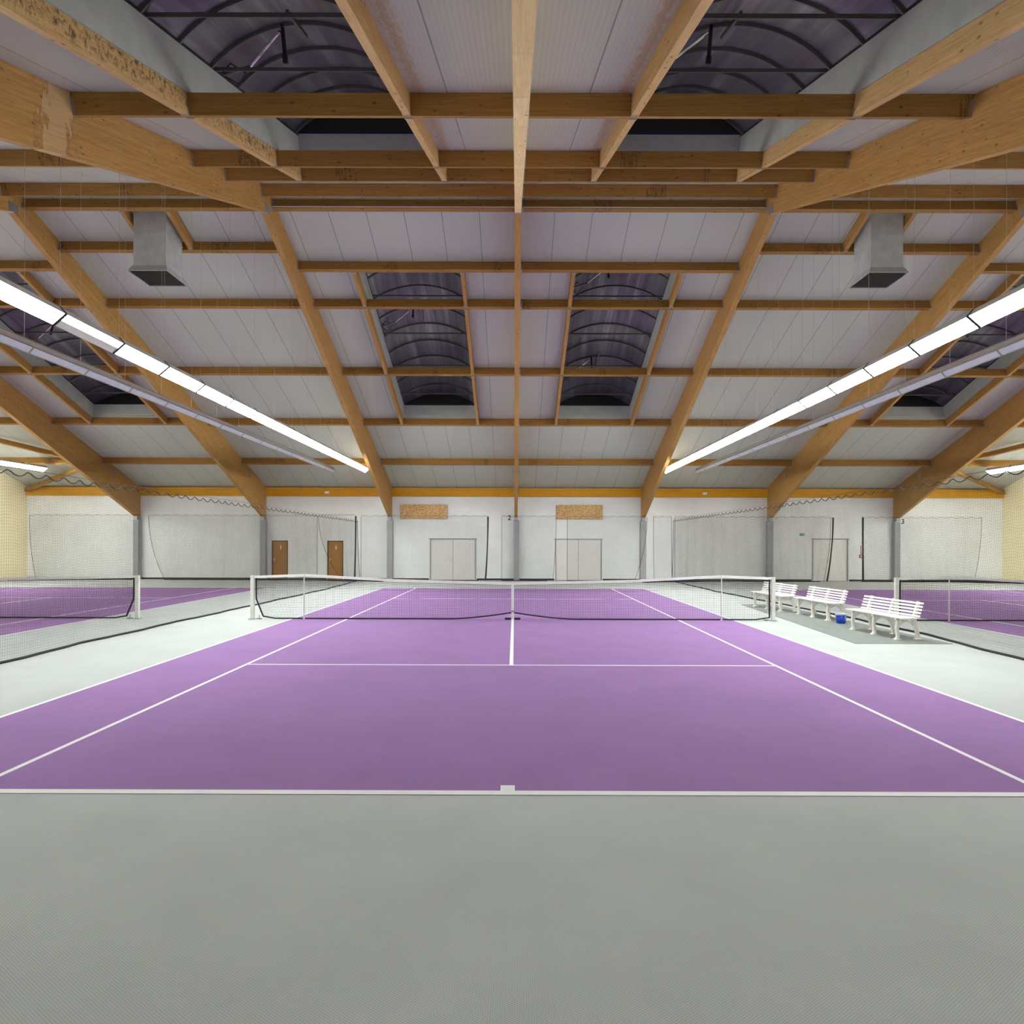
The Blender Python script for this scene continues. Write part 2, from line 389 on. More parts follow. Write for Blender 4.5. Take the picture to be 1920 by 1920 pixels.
# ------------------------------------------------------------------ hall dimensions
YR = 0.45; S = 0.345; TH = math.atan(S); CT, ST = math.cos(TH), math.sin(TH)
RZ = 10.90
XL, XR, YF, YN = -24.95, 25.0, 18.35, -17.45
def roof(y): return RZ-S*abs(y-YR)
RAFT = [0.13+6.45*k for k in range(-3, 4)]
LINES = [XL]+RAFT+[XR]
COURT_L, COURT_R = -15.68, 15.88
DIV_L, DIV_R = -7.85, 8.0

def slope_mat(x, d, side):
    """frame on the roof underside: x axis across, y axis down the slope, z normal up; side +1 far slope"""
    y = YR+side*d; z = RZ-S*d
    if side > 0: cols = (Vector((1, 0, 0)), Vector((0, CT, -ST)), Vector((0, ST, CT)))
    else: cols = (Vector((-1, 0, 0)), Vector((0, -CT, -ST)), Vector((0, -ST, CT)))
    return Matrix(((cols[0].x, cols[1].x, cols[2].x, x), (cols[0].y, cols[1].y, cols[2].y, y), (cols[0].z, cols[1].z, cols[2].z, z), (0, 0, 0, 1)))

# ------------------------------------------------------------------ floor and courts
tag(MB().box(XL, XR, YN, YF, -0.1, 0).build('floor', M['floor']), kind='structure')
def court(cx, label):
    c = root('court_carpet', label, 'tennis court', T(cx, 0, 0), 'purple tennis courts')
    hx, hy, lw = 5.485, 11.885, 0.05
    MB().box(-hx, hx, -hy, hy, 0.0, 0.003).build('playing_surface', M['purple'], c)
    z = (0.002, 0.0045)
    for sx in (-1, 1):
        MB().box(*sorted((sx*hx, sx*(hx-lw))), -hy, hy, *z).build('doubles_sideline', M['line'], c)
        MB().box(*sorted((sx*4.115, sx*(4.115-lw))), -hy+0.07, hy-0.07, *z).build('singles_sideline', M['line'], c)
    for sy in (-1, 1):
        MB().box(-hx+lw, hx-lw, *sorted((sy*hy, sy*(hy-0.085))), *z).build('baseline', M['line'], c)
        MB().box(-4.065, 4.065, *sorted((sy*6.40, sy*6.35)), *z).build('service_line', M['line'], c)
        MB().box(-0.055, 0.055, *sorted((sy*(hy-0.085), sy*(hy-0.20))), *z).build('centre_mark', M['line'], c)
    MB().box(-0.03, 0.03, -6.35, 6.35, *z).build('centre_service_line', M['line'], c)
court(0, 'purple tennis court in the middle, its baseline right in front')
court(COURT_L, 'purple tennis court on the left beyond the divider netting')
court(COURT_R, 'purple tennis court on the right behind the white benches')

# ------------------------------------------------------------------ walls
HW = roof(YF)
def wall_with_openings(name, m, openings):
    """far wall: openings (x0, x1, h)"""
    mb = MB(); xs = XL-0.2
    for x0, x1, h in sorted(openings):
        mb.box(xs, x0, YF, YF+0.24, 0, HW); mb.box(x0, x1, YF, YF+0.24, h, HW); xs = x1
    mb.box(xs, XR+0.2, YF, YF+0.24, 0, HW)
    return tag(mb.build(name, m), kind='structure')
WHITE_D = [(-4.31, -1.93, 2.12), (2.11, 4.51, 2.12), (15.27, 17.12, 2.17)]
BROWN_D = [(-12.40, -11.58, 2.0), (-9.56, -8.74, 2.0)]
wall_with_openings('wall_far', M['wall'], WHITE_D+BROWN_D)
tag(MB().box(XL-0.2, XR+0.2, YN-0.2, YN, 0, roof(YN)).build('wall_near', M['wall']), kind='structure')
for nm, x0, x1 in (('wall_left', XL-0.2, XL), ('wall_right', XR, XR+0.2)):
    mb = MB(); pr = [(YN, 0), (YF, 0), (YF, roof(YF)), (YR, RZ), (YN, roof(YN))]
    v = [(x0, y, z) for y, z in pr]+[(x1, y, z) for y, z in pr]
    mb.add(v, [(0, 1, 2, 3, 4), (9, 8, 7, 6, 5)]+[(i, (i+1) % 5, 5+(i+1) % 5, 5+i) for i in range(5)])
    tag(mb.build(nm, M['cream']), kind='structure')
# baseboards between the doors
xs = XL; k = 1
for x0, x1, h in sorted(WHITE_D+BROWN_D):
    tag(MB().box(xs, x0-0.04, YF-0.02, YF, 0, 0.09).build('baseboard_far_%d' % k if k > 1 else 'baseboard_far', M['ink']), kind='structure'); xs = x1+0.04; k += 1
tag(MB().box(xs, XR, YF-0.02, YF, 0, 0.09).build('baseboard_far_%d' % k, M['ink']), kind='structure')

# doors
dn = 1
for i, (x0, x1, h) in enumerate(WHITE_D):
    d = root('door_%d' % dn, None, None, T((x0+x1)/2, YF, 0)); d['kind'] = 'structure'; dn += 1
    w = (x1-x0)/2; cx = (x0+x1)/2
    MB().box(-w, -w+0.05, -0.015, 0.2, 0, h).box(w-0.05, w, -0.015, 0.2, 0, h).box(-w-0.05, w+0.05, -0.025, 0.2, h-0.03, h+0.02).build('door_frame', M['door_frame'], d)
    for sx in (-1, 1):
        MB().box(*sorted((sx*0.006, sx*(w-0.055))), 0.03, 0.08, 0.01, h-0.035).build('door_leaf', M['white_door'], d, bevel=0.004)
    MB().box(-0.11, -0.07, 0.005, 0.03, 0.96, 1.10).tube([(-0.09, -0.01, 1.03), (-0.09, 0.03, 1.03)], 0.01).tube([(-0.09, -0.01, 1.03), (-0.22, -0.01, 1.03)], 0.01).build('door_handle', M['handle'], d)
for i, (x0, x1, h) in enumerate(BROWN_D):
    d = root('door_%d' % dn, None, None, T((x0+x1)/2, YF, 0)); d['kind'] = 'structure'; dn += 1
    w = (x1-x0)/2
    MB().box(-w, -w+0.04, -0.015, 0.2, 0, h).box(w-0.04, w, -0.015, 0.2, 0, h).box(-w, w, -0.015, 0.2, h-0.04, h).build('door_frame', M['brown_frame'], d)
    MB().box(-w+0.045, w-0.045, 0.03, 0.07, 0.01, h-0.045).build('door_leaf', M['door_wood'], d, MW[d] @ Matrix.Rotation(0, 4, 'Y'))
    MB().box(-w+0.08, -w+0.12, 0.02, 0.03, 0.93, 1.10).tube([(-w+0.10, 0.03, 1.04), (-w+0.10, -0.02, 1.04)], 0.009).tube([(-w+0.10, -0.02, 1.04), (-w+0.23, -0.02, 1.04)], 0.009).build('door_handle', M['handle'], d)
    # white figure pictogram
    MB().lathe([(0.0, 0.0), (0.022, 0.0), (0.022, 0.004), (0, 0.004)], 12).build('pictogram_head', M['white'], d, MW[d] @ Matrix.Translation((0.03, 0.03, 1.74)) @ Matrix.Rotation(PI/2, 4, 'X'))
    MB().add([(0.005, 0.026, 1.70), (0.055, 0.026, 1.70), (0.065, 0.026, 1.60), (0.045, 0.026, 1.60), (0.042, 0.026, 1.54), (0.018, 0.026, 1.54), (0.015, 0.026, 1.60), (-0.005, 0.026, 1.60),
              (0.005, 0.03, 1.70), (0.055, 0.03, 1.70), (0.065, 0.03, 1.60), (0.045, 0.03, 1.60), (0.042, 0.03, 1.54), (0.018, 0.03, 1.54), (0.015, 0.03, 1.60), (-0.005, 0.03, 1.60)],
             [tuple(range(8)), tuple(range(15, 7, -1))]+[(k, (k+1) % 8, 8+(k+1) % 8, 8+k) for k in range(8)]).build('pictogram_body', M['white'], d)

# ------------------------------------------------------------------ roof deck with skylight openings
D0, D1F, D1N = 2.68, 11.08, 11.6
SKY = [(-3.07, 1), (3.30, 1), (-15.97, 1), (16.32, 1), (-3.07, -1), (3.30, -1)]
SKW = 1.50
def deck():
    mb = MB()
    for side in (1, -1):
        dmax = (YF if side > 0 else -YN+2*YR)-YR if side > 0 else YR-YN
        holes = sorted([(x-SKW-0.03, x+SKW+0.03) for x, s in SKY if s == side])
        d1 = (D1F if side > 0 else D1N)+0.03; D0_ = D0-0.03
        xs = [XL-0.2]+[v for h in holes for v in h]+[XR+0.2]
        rects = [(XL-0.2, XR+0.2, 0, D0_), (XL-0.2, XR+0.2, d1, dmax)]
        for a in range(0, len(xs), 2): rects.append((xs[a], xs[a+1], D0_, d1))
        for x0, x1, a, b in rects:
            v = []
            for x in (x0, x1):
                for d in (a, b):
                    y = YR+side*d; z = RZ-S*d
                    v += [(x, y, z), (x, y, z+0.12)]
            mb.add(v, [(0, 1, 3, 2), (4, 6, 7, 5), (0, 4, 5, 1), (2, 3, 7, 6), (0, 2, 6, 4), (1, 5, 7, 3)])
    return mb
tag(deck().build('ceiling', M['roof']), kind='structure')

# ------------------------------------------------------------------ rafters (gable frames)
RW = 0.16
def rdepth(d, side=1): return 0.64+0.056*d if side > 0 else 0.64+0.034*d
rname = ['farthest left rafter, next to the cream left wall', 'second rafter from the left wall, over the divider netting side',
         'stained rafter left of the centre court', 'centre rafter seen edge on above the net strap',
         'rafter right of the centre court', 'second rafter from the right wall, orange toned near its foot', 'farthest right rafter, next to the cream right wall']
rname = ['glued timber gable rafter nearest the cream left wall', 'glued timber gable rafter second from the left wall',
         'glued timber gable rafter left of centre, water stained near the camera', 'glued timber gable rafter on the centreline, seen from straight below',
         'glued timber gable rafter just right of the centre court', 'glued timber gable rafter second from the right wall',
         'glued timber gable rafter nearest the cream right wall']
for i, x in enumerate(RAFT):
    x -= 0.03 if i == 3 else 0
    R = root('gable_rafter', rname[i], 'roof beam', T(x, YR, RZ), 'gable rafters')
    for side in (1, -1):
        dmax = (YF-0.01-YR) if side > 0 else (YR-YN-0.01)
        ds = np.linspace(0, dmax, 13)
        mb = MB(); v = []
        for d in ds:
            y = YR+side*d; zt = RZ-S*d-0.004; zb = zt-rdepth(d, side)
            v += [(x-RW/2, y, zb), (x+RW/2, y, zb), (x+RW/2, y, zt), (x-RW/2, y, zt)]
        n = len(ds); f = [(0, 1, 2, 3), tuple(4*(n-1)+k for k in (3, 2, 1, 0))]
        for a in range(n-1):
            for k in range(4): f.append((4*a+k, 4*a+4+k, 4*a+4+(k+1) % 4, 4*a+(k+1) % 4))
        mb.add(v, f)
        # grain along the slope: local x = slope direction
        B = slope_mat(x, 0, side) @ Matrix.Rotation(PI/2, 4, 'Z')
        mb.build('rafter_member', M['rafter_bounce_lit' if i == 3 and side < 0 else 'rafter'], R, B, world=True)
        # steel shoe at the foot
        if side > 0:
            y = YF-0.02; zb = RZ-S*dmax-rdepth(dmax)
            MB().box(x-RW/2-0.012, x+RW/2+0.012, y-0.34, y, zb-0.02, zb+0.13).build('base_shoe', M['steel'], R, world=True)
            yb = 16.05; zb = roof(yb)
            for sx in (-1, 1):
                MB().box(x+sx*(RW/2+0.004)-0.006, x+sx*(RW/2+0.004)+0.006, yb-0.05, yb+0.05, zb-0.50, zb-0.14).box(x+sx*(RW/2+0.05)-0.05, x+sx*(RW/2+0.05)+0.05, yb-0.03, yb+0.03, zb-0.2, zb-0.16).build('cable_bracket', M['steel'], R, world=True)
    MB().box(x-RW/2-0.008, x+RW/2+0.008, YR-0.16, YR+0.16, RZ-0.66, RZ-0.44).build('ridge_plate', M['steel'], R, world=True)
# columns
cn = ['nearest the left wall', 'second from the left wall', 'left of the left white double door', 'beside the black number two', 'right of the right chipboard panel', 'third from the right corner, behind the benches', 'beside the number three']
for i, x in enumerate(RAFT):
    zt = RZ-S*(YF-YR-0.3)-rdepth(YF-YR-0.3)-0.16
    MB_ = MB().box(-0.14, 0.14, -0.30, -0.001, 0, zt)
    tag(MB_.build('wall_column', M['column'], None, T(x, YF, 0), bevel=0.01), 'grey wall column '+cn[i], 'column', 'grey wall columns')

# ------------------------------------------------------------------ purlins, trimmers, braces
PW, PH = 0.13, 0.285
bayname = ['beside left wall', 'second bay from left', 'in left duct bay', 'left of centre rafter', 'right of centre rafter', 'in right duct bay', 'second bay from right', 'beside right wall']
ords = ['first', 'second', 'third', 'fourth', 'fifth', 'sixth']
def slope_beam(name, x0, x1, d, side, m, label, cat, group, pw=PW, ph=PH, hanger=True):
    """beam across, tilted with the roof"""
    xm = x0 if side > 0 else x1
    B = slope_mat(xm, d, side); Ln = x1-x0
    R = root(name, label, cat, B, group)
    MB().box(0, Ln, -pw/2, pw/2, -ph, -0.003).build('timber', m, R, bevel=0.004)
    if hanger:
        for a, b in ((0.0, 0.035), (Ln-0.035, Ln)):
            MB().box(a, b, -pw/2-0.006, pw/2+0.006, -ph-0.006, -0.06).build('joist_hanger', M['steel'], R)
    return R
rows = {1: [0.43, 2.56, 4.12, 7.67, 11.2, 14.75], -1: [0.43, 2.56, 4.1, 7.72, 11.75]}
for b in range(8):
    x0, x1 = LINES[b], LINES[b+1]
    x0 += RW/2 if b > 0 else 0; x1 -= RW/2 if b < 7 else 0
    for side in (1, -1):
        rr = list(rows[side])
        if b in (2, 5): rr.remove(2.56); 
        if b in (2, 5) and side > 0: rr = [0.43, 1.85]+rr[1:]
        if b in (0, 7): rr.remove(2.56)
        for k, d in enumerate(rr):
            y = YR+side*d; z = RZ-S*d-0.2
            if not seen_seg((x0, y, z), (x1, y, z), 0.02): continue
            slope_beam('roof_purlin', x0, x1, d, side, M['purlin'],
                       'brown timber purlin %s, %s slope, %s below ridge' % (bayname[b], 'far' if side > 0 else 'near', ords[k]), 'roof purlin', 'purlins between the rafters')
# eave beams on the far wall
for b in range(8):
    x0, x1 = LINES[b], LINES[b+1]
    x0 += RW/2 if b > 0 else 0; x1 -= RW/2 if b < 7 else 0
    tag(MB().box(0, x1-x0, -0.14, 0, -0.44, 0).build('eave_beam', M['eave'], None, T(x0, YF-0.001, 4.71), bevel=0.005),
        'orange timber beam along the top of the far wall, '+bayname[b], 'eave beam', 'orange eave beams')

def down_beam(name, x, da, db, side, m, label, cat, group, w=0.11, h=PH):
    """beam running down the slope from distance da to db"""
    B = slope_mat(x, da, side); Ln = (db-da)/CT
    G = B @ Matrix.Rotation(PI/2, 4, 'Z')
    R = root(name, label, cat, G, group)
    MB().box(0, Ln, -w/2, w/2, -h, -0.003).build('timber', m, R, bevel=0.004)
    for a, b_ in ((0.0, 0.04), (Ln-0.04, Ln)):
        MB().box(a, b_, -w/2-0.005, w/2+0.005, -h-0.006, -h+0.09).build('joist_hanger', M['steel'], R)
skn = {(-3.07, 1): 'far left-centre skylight', (3.30, 1): 'far right-centre skylight', (-15.97, 1): 'far outer left skylight', (16.32, 1): 'far outer right skylight',
       (-3.07, -1): 'near left skylight', (3.30, -1): 'near right skylight'}
for (x, side) in SKY:
    cuts = rows[side]; cuts = [cuts[1], cuts[2], cuts[3], cuts[4]]
    for sx in (-1, 1):
        for k in range(3):
            a, b_ = cuts[k]+PW/2/CT+0.0, cuts[k+1]-PW/2/CT
            xx = x+sx*(SKW+0.07)
            if not seen_seg((xx, YR+side*a, RZ-S*a), (xx, YR+side*b_, RZ-S*b_), 0.03): continue
            down_beam('skylight_trimmer', xx, a, b_, side, M['trimmer_bounce_lit'] if side < 0 else M['rafter'],
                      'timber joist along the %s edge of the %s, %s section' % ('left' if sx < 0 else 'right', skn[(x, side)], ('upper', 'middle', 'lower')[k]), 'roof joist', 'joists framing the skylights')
# trimmers around the ducts
for dx, nm in ((-9.58, 'left'), (9.80, 'right')):
    for sx in (-1, 1):
        down_beam('duct_trimmer', dx+sx*0.60, 0.43+PW/2/CT, 1.85-PW/2/CT, 1, M['rafter'], 'short timber joist on the %s side of the %s ceiling duct' % ('left' if sx < 0 else 'right', nm), 'roof joist', 'joists beside the ducts')
# wind braces in the end bays
def brace(x0, y0, x1, y1, label, w=0.14, h=0.2):
    p0 = Vector((x0, y0, roof(y0)-PH/CT+0.02)); p1 = Vector((x1, y1, roof(y1)-PH/CT+0.02))
    d = (p1-p0); Ln = d.length; d.normalize(); nrm = Vector((0, ST, CT)); nrm = (nrm-d*nrm.dot(d)).normalized(); s_ = nrm.cross(d)
    B = Matrix(((d.x, s_.x, nrm.x, p0.x), (d.y, s_.y, nrm.y, p0.y), (d.z, s_.z, nrm.z, p0.z), (0, 0, 0, 1)))
    tag(MB().box(0, Ln, -w/2, w/2, -h+0.12, 0.12).build('diagonal_brace', M['purlin'], None, B, bevel=0.004), label, 'roof brace', 'diagonal roof braces')
brace(-19.35, 15.0, -24.85, 18.1, 'diagonal timber brace running to the far left corner of the hall')
brace(-19.35, 15.35, -24.85, 11.2, 'diagonal timber brace above the left lamp row near left wall')
brace(19.65, 15.0, 24.9, 18.1, 'diagonal timber brace running to the far right corner of the hall')
brace(19.65, 15.35, 24.9, 11.2, 'diagonal timber brace above the right lamp row near right wall')
# conduit along the ridge purlin
for x0, x1, nm in ((LINES[3]+0.1, LINES[4]-0.1, 'left'), (LINES[4]+0.1, LINES[5]-0.1, 'right')):
    y = YR+0.43; z = RZ-S*0.43-PH*CT+0.03
    tag(MB().tube([(x0, y-0.20, z), (x1, y-0.20, z)], 0.013, 6).build('cable_conduit', M['housing']), 'thin pale conduit clipped along the ridge purlin, %s of centre rafter' % nm, 'conduit')

# ------------------------------------------------------------------ skylights
def skylight(x, side, label, acts):
    d1 = D1F if side > 0 else D1N
    Bm = slope_mat(x, D0, side); Ln = (d1-D0)/CT
    R = root('barrel_skylight', label, 'skylight', Bm, 'arched skylights')
    w = SKW; ch = 0.58; tk = 0.05
    MB().box(-w-tk, -w, -tk, Ln+tk, 0.0, ch).box(w, w+tk, -tk, Ln+tk, 0.0, ch).box(-w, w, -tk, 0, 0.0, ch).box(-w, w, Ln, Ln+tk, 0.0, ch).build('curb', M['curb'], R)
    MB().box(-w-0.01, -w+0.012, 0, Ln, ch-0.02, ch+0.012).box(w-0.012, w+0.01, 0, Ln, ch-0.02, ch+0.012).build('edge_seal', M['ink'], R)
    rise = 0.56; rad = (w*w+rise*rise)/(2*rise); a0 = math.asin(w/rad)
    def arc(q, dr=0.0):
        a = -a0+2*a0*q; return ((rad+dr)*math.sin(a), (rad+dr)*math.cos(a)-(rad-rise)+ch)
    n = 28; mb = MB(); v = []; f = []
    for k in range(n+1):
        xx, zz = arc(k/n, 0.02); x2, z2 = arc(k/n, 0.035)
        v += [(xx, 0, zz), (xx, Ln, zz), (x2, Ln, z2), (x2, 0, z2)]
    for k in range(n):
        for j in range(4): f.append((4*k+j, 4*k+4+j, 4*k+4+(j+1) % 4, 4*k+(j+1) % 4))
    mb.add(v, f); mb.build('vault_glazing', M['glazing'], R, smooth=True)
    for s0 in (-0.03, Ln):
        v = [(arc(k/n, 0.03)[0], s0, arc(k/n, 0.03)[1]) for k in range(n+1)]
        v2 = [(a, b+0.03, c) for a, b, c in v]; m_ = n+1
        MB().add(v+v2, [tuple(range(m_)), tuple(range(2*m_-1, m_-1, -1)), (0, m_-1, 2*m_-1, m_)]).build('end_panel', M['dark_end'], R)
    nr = 9; ribs = [Ln*(k+0.23)/nr for k in range(nr)]
    for s in ribs:
        v = []; f = []
        for k in range(n+1):
            for dr, ds in ((-0.035, -0.02), (-0.035, 0.02), (0.015, 0.02), (0.015, -0.02)):
                xx, zz = arc(k/n, dr); v.append((xx, s+ds, zz))
        for k in range(n):
            for j in range(4): f.append((4*k+j, 4*k+4+j, 4*k+4+(j+1) % 4, 4*k+(j+1) % 4))
        MB().add(v, f).build('arch_rib', M['rib'], R)
    for k in (2, 4, 6, 8):
        s = ribs[k]-0.16
        MB().box(-w, w, s-0.015, s+0.015, ch-0.02, ch+0.03).build('tie_bar', M['rib'], R)
    flip = 1 if side > 0 else -1       # keep the actuator on the photo's left
    for (k, sx) in acts:
        s = ribs[k]; zc = arc(0.5)[1]; q = flip*sx
        MB().box(-q*0.36-0.025, -q*0.36+0.025, s-0.02, s+0.02, zc-0.48, zc-0.02).box(-q*0.36-0.035, -q*0.36+0.035, s-0.03, s+0.03, zc-0.52, zc-0.42).build('actuator_post', M['dark_end'], R)
        A = MB().tube([(-q*(w-0.02), s+flip*0.45, ch+0.02), (-q*0.98, s+flip*0.28, ch+0.07)], 0.03).build('actuator_cylinder', M['rib'], R)
        MB().tube([(-q*1.02, s+flip*0.30, ch+0.06), (-q*0.40, s+0.02, zc-0.12)], 0.024).build('actuator_rod', M['chrome'], R)
        MB().tube([(-q*(w-0.02), s+flip*0.45, ch+0.0), (-q*(w-0.2), s+flip*0.6, ch-0.08), (-q*(w-0.38), s+flip*0.42, ch+0.03), (-q*(w-0.2), s+flip*0.30, ch+0.12), (-q*(w-0.02), s+flip*0.40, ch+0.02)], 0.012, 6).build('hinge_linkage', M['dark_end'], R)
        MB().box(-q*0.10-0.02, -q*0.10+0.02, s-0.35, s+0.62, zc-0.10, zc-0.05).build('cross_rail', M['rib'], R)
skylight(-3.07, 1, 'arched tinted skylight on the far slope just left of centre rafter', [(3, 1)])
skylight(3.30, 1, 'arched tinted skylight on the far slope just right of centre rafter', [(1, 1), (6, 1)])
skylight(-15.97, 1, 'arched tinted skylight on far slope behind the left lamp row', [(4, 1)])
skylight(16.32, 1, 'arched tinted skylight on far slope behind the right lamp row', [(4, 1)])
skylight(-3.07, -1, 'big arched skylight at the top left of centre, near slope', [(4, 1)])
skylight(3.30, -1, 'big arched skylight at the top right of centre, near slope', [(4, 1)])

# ------------------------------------------------------------------ ventilation ducts
def duct(cx, label):
    R = root('ventilation_duct', label, 'air duct', T(cx, 1.56, 0), 'ceiling ducts')
    z0 = 8.98; w = 0.43; yw = 0.44
    MB().box(-w, w, -yw, yw, z0+0.20, roof(1.2)-0.0).build('shaft', M['duct'], R, bevel=0.006)
    MB().box(-w-0.012, w+0.012, -yw-0.012, yw+0.012, z0+0.19, z0+0.225).build('seam_flange', M['duct'], R)
    MB().box(-w-0.008, w+0.008, -yw-0.008, yw+0.008, 10.0, 10.03).build('seam_flange', M['duct'], R)
    a, b = w+0.01, 0.51
    v = []
    for h, zz, yy in ((a, z0+0.19, yw+0.01), (b, z0+0.03, 0.55), (b, z0, 0.55)):
        v += [(-h, -yy, zz), (h, -yy, zz), (h, yy, zz), (-h, yy, zz)]
    f = [tuple(4*i+q for q in (k, (k+1) % 4))+tuple(4*(i+1)+q for q in ((k+1) % 4, k)) for i in range(2) for k in range(4)]
    MB().add(v, f).build('flared_collar', M['duct'], R)
    g = MB().box(-0.50, 0.50, -0.54, 0.54, z0+0.035, z0+0.045)
    for k in range(12): g.box(-0.50, 0.50, -0.52+k*0.09, -0.50+k*0.09, z0+0.005, z0+0.035)
    g.build('outlet_grille', M['duct_dark'], R)
duct(-9.58, 'square sheet metal air duct hanging from the roof, left side')
duct(9.80, 'square sheet metal air duct hanging from the roof, right side')

# ------------------------------------------------------------------ luminaires
LW, LD, LEN = 0.26, 0.125, 1.545
def luminaire_proto(x, y, z, tilt, kinds, label, group, wire_top):
    """tilt: +1 face looks towards +x, -1 towards -x; kinds: materials of the two lamp panels (outer, inner)"""
    B = T(x, y, z) @ Matrix.Rotation(-tilt*math.radians(41), 4, 'Y')
    R = root('strip_luminaire', label, 'ceiling lamp', B, group)
    h = LW/2
    MB().box(-h, -h+0.008, 0, LEN, -0.02, LD).box(h-0.008, h, 0, LEN, -0.02, LD).box(-h, h, 0, LEN, LD-0.008, LD).build('housing', M['housing' if M['lit'] in kinds else 'housing_brown'], R)
    q = -h-0.003 if tilt > 0 else h+0.003
    MB().box(q-0.002, q+0.002, 0.0245, LEN-0.0245, 0.0, LD-0.012).build('side_panel', (M['lit_wall_side'] if abs(x) > 15 else M['lit_side']) if kinds[1] is M['lit'] else M['side_off'], R)
    for e0 in (0.0, LEN-0.024):
        MB().box(-h-0.004, h+0.004, e0, e0+0.024, -0.022, LD+0.004).build('end_cap', M['ink'] if M['lit'] in kinds else M['housing_brown'], R)
    if kinds[1] is M['lit']:
        for u0, u1 in ((-h+0.01, -0.04), (0.04, h-0.01)):
            MB().box(u0, u1, 0.03, LEN-0.03, LD+0.001, LD+0.006).build('added_uplight_panel', M['added_uplight'], R)  # glowing strips added on the unseen lamp backs, lifting the light above
    MB().box(-0.03, 0.03, -0.005, LEN+0.005, LD, LD+0.05).build('mounting_rail', M['rail'], R)
    MB().box(-h+0.008, -0.004, 0.0245, LEN-0.0245, -0.016, -0.006).build('lamp_panel', kinds[0], R)
    MB().box(0.004, h-0.008, 0.0245, LEN-0.0245, -0.016, -0.006).build('lamp_panel', kinds[1], R)
    return R
def add_wire(R, x, y, z):
    # vertical suspension wire from the rail to the roof
    B = T(x, y, z); top = roof(y)-0.01
    MB().tube([(0, 0, 0.10), (0, 0, top-z)], 0.0028, 4).build('suspension_wire', M['wire'], R, B)
Y_START, NSEG, PITCH = -9.71, 16, 1.555
ORDW = 'first second third fourth fifth sixth seventh eighth ninth tenth eleventh twelfth thirteenth fourteenth fifteenth sixteenth'.split()
def lamp_row(x, tilt, mode, rowlabel, group, y_start=Y_START, nseg=NSEG):
    proto = None
    for k in range(nseg):
        y = y_start+k*PITCH; z = 5.26
        kinds = (M['lit'], M['lit']) if mode == 'lit' else (M['louvre'], M['louvre'])
        odd = None
        if mode == 'lit' and x < 0 and x > -8:
            if abs(y-(-6.6)) < 0.05: kinds = (M['louvre'], M['lit']); odd = 'with its outer half dark and perforated'
            if abs(y-(-5.045)) < 0.05: kinds = (M['lit_perf'], M['lit']); odd = 'with a faintly dotted outer half'
        label = rowlabel+(', '+odd if odd else ', %s from its far end' % ORDW[nseg-k-1])
        plain_kind = odd is None
        if plain_kind and proto is not None:
            R = proto.copy(); C.objects.link(R); R['label'] = label
            R.matrix_world = T(0, y-yp, 0) @ MW[proto]; MW[R] = T(0, y-yp, 0) @ MW[proto]
            for ch in protokids:
                c = ch.copy(); C.objects.link(c); c.parent = R
        else:
            R = luminaire_proto(x, y, z, tilt, kinds, label, group, None)
            if plain_kind: proto = R; yp = y; protokids = [q for q in bpy.data.objects if q.parent == R]
        if seen((x, y, z+0.5), 0.1):
            add_wire(R, x, y+0.02, z)
LX = {'a': -6.85, 'b': 6.98, 'c': -8.50, 'd': 8.58, 'e': -21.85, 'f': 22.05}
lamp_row(LX['a'], 1, 'lit', 'lit strip lamp in the bright left row', 'lit lamps left of the centre court')
lamp_row(LX['b'], -1, 'lit', 'lit strip lamp in the bright right row', 'lit lamps right of the centre court')
lamp_row(LX['c'], -1, 'off', 'dark strip lamp in the unlit left row', 'unlit lamps over the left divider')
lamp_row(LX['d'], 1, 'off', 'dark strip lamp in the unlit right row', 'unlit lamps over the right divider')
lamp_row(LX['e'], 1, 'lit', 'lit strip lamp by the cream left wall', 'lit lamps by the left wall')
lamp_row(LX['f'], -1, 'lit', 'lit strip lamp by the cream right wall', 'lit lamps by the right wall')

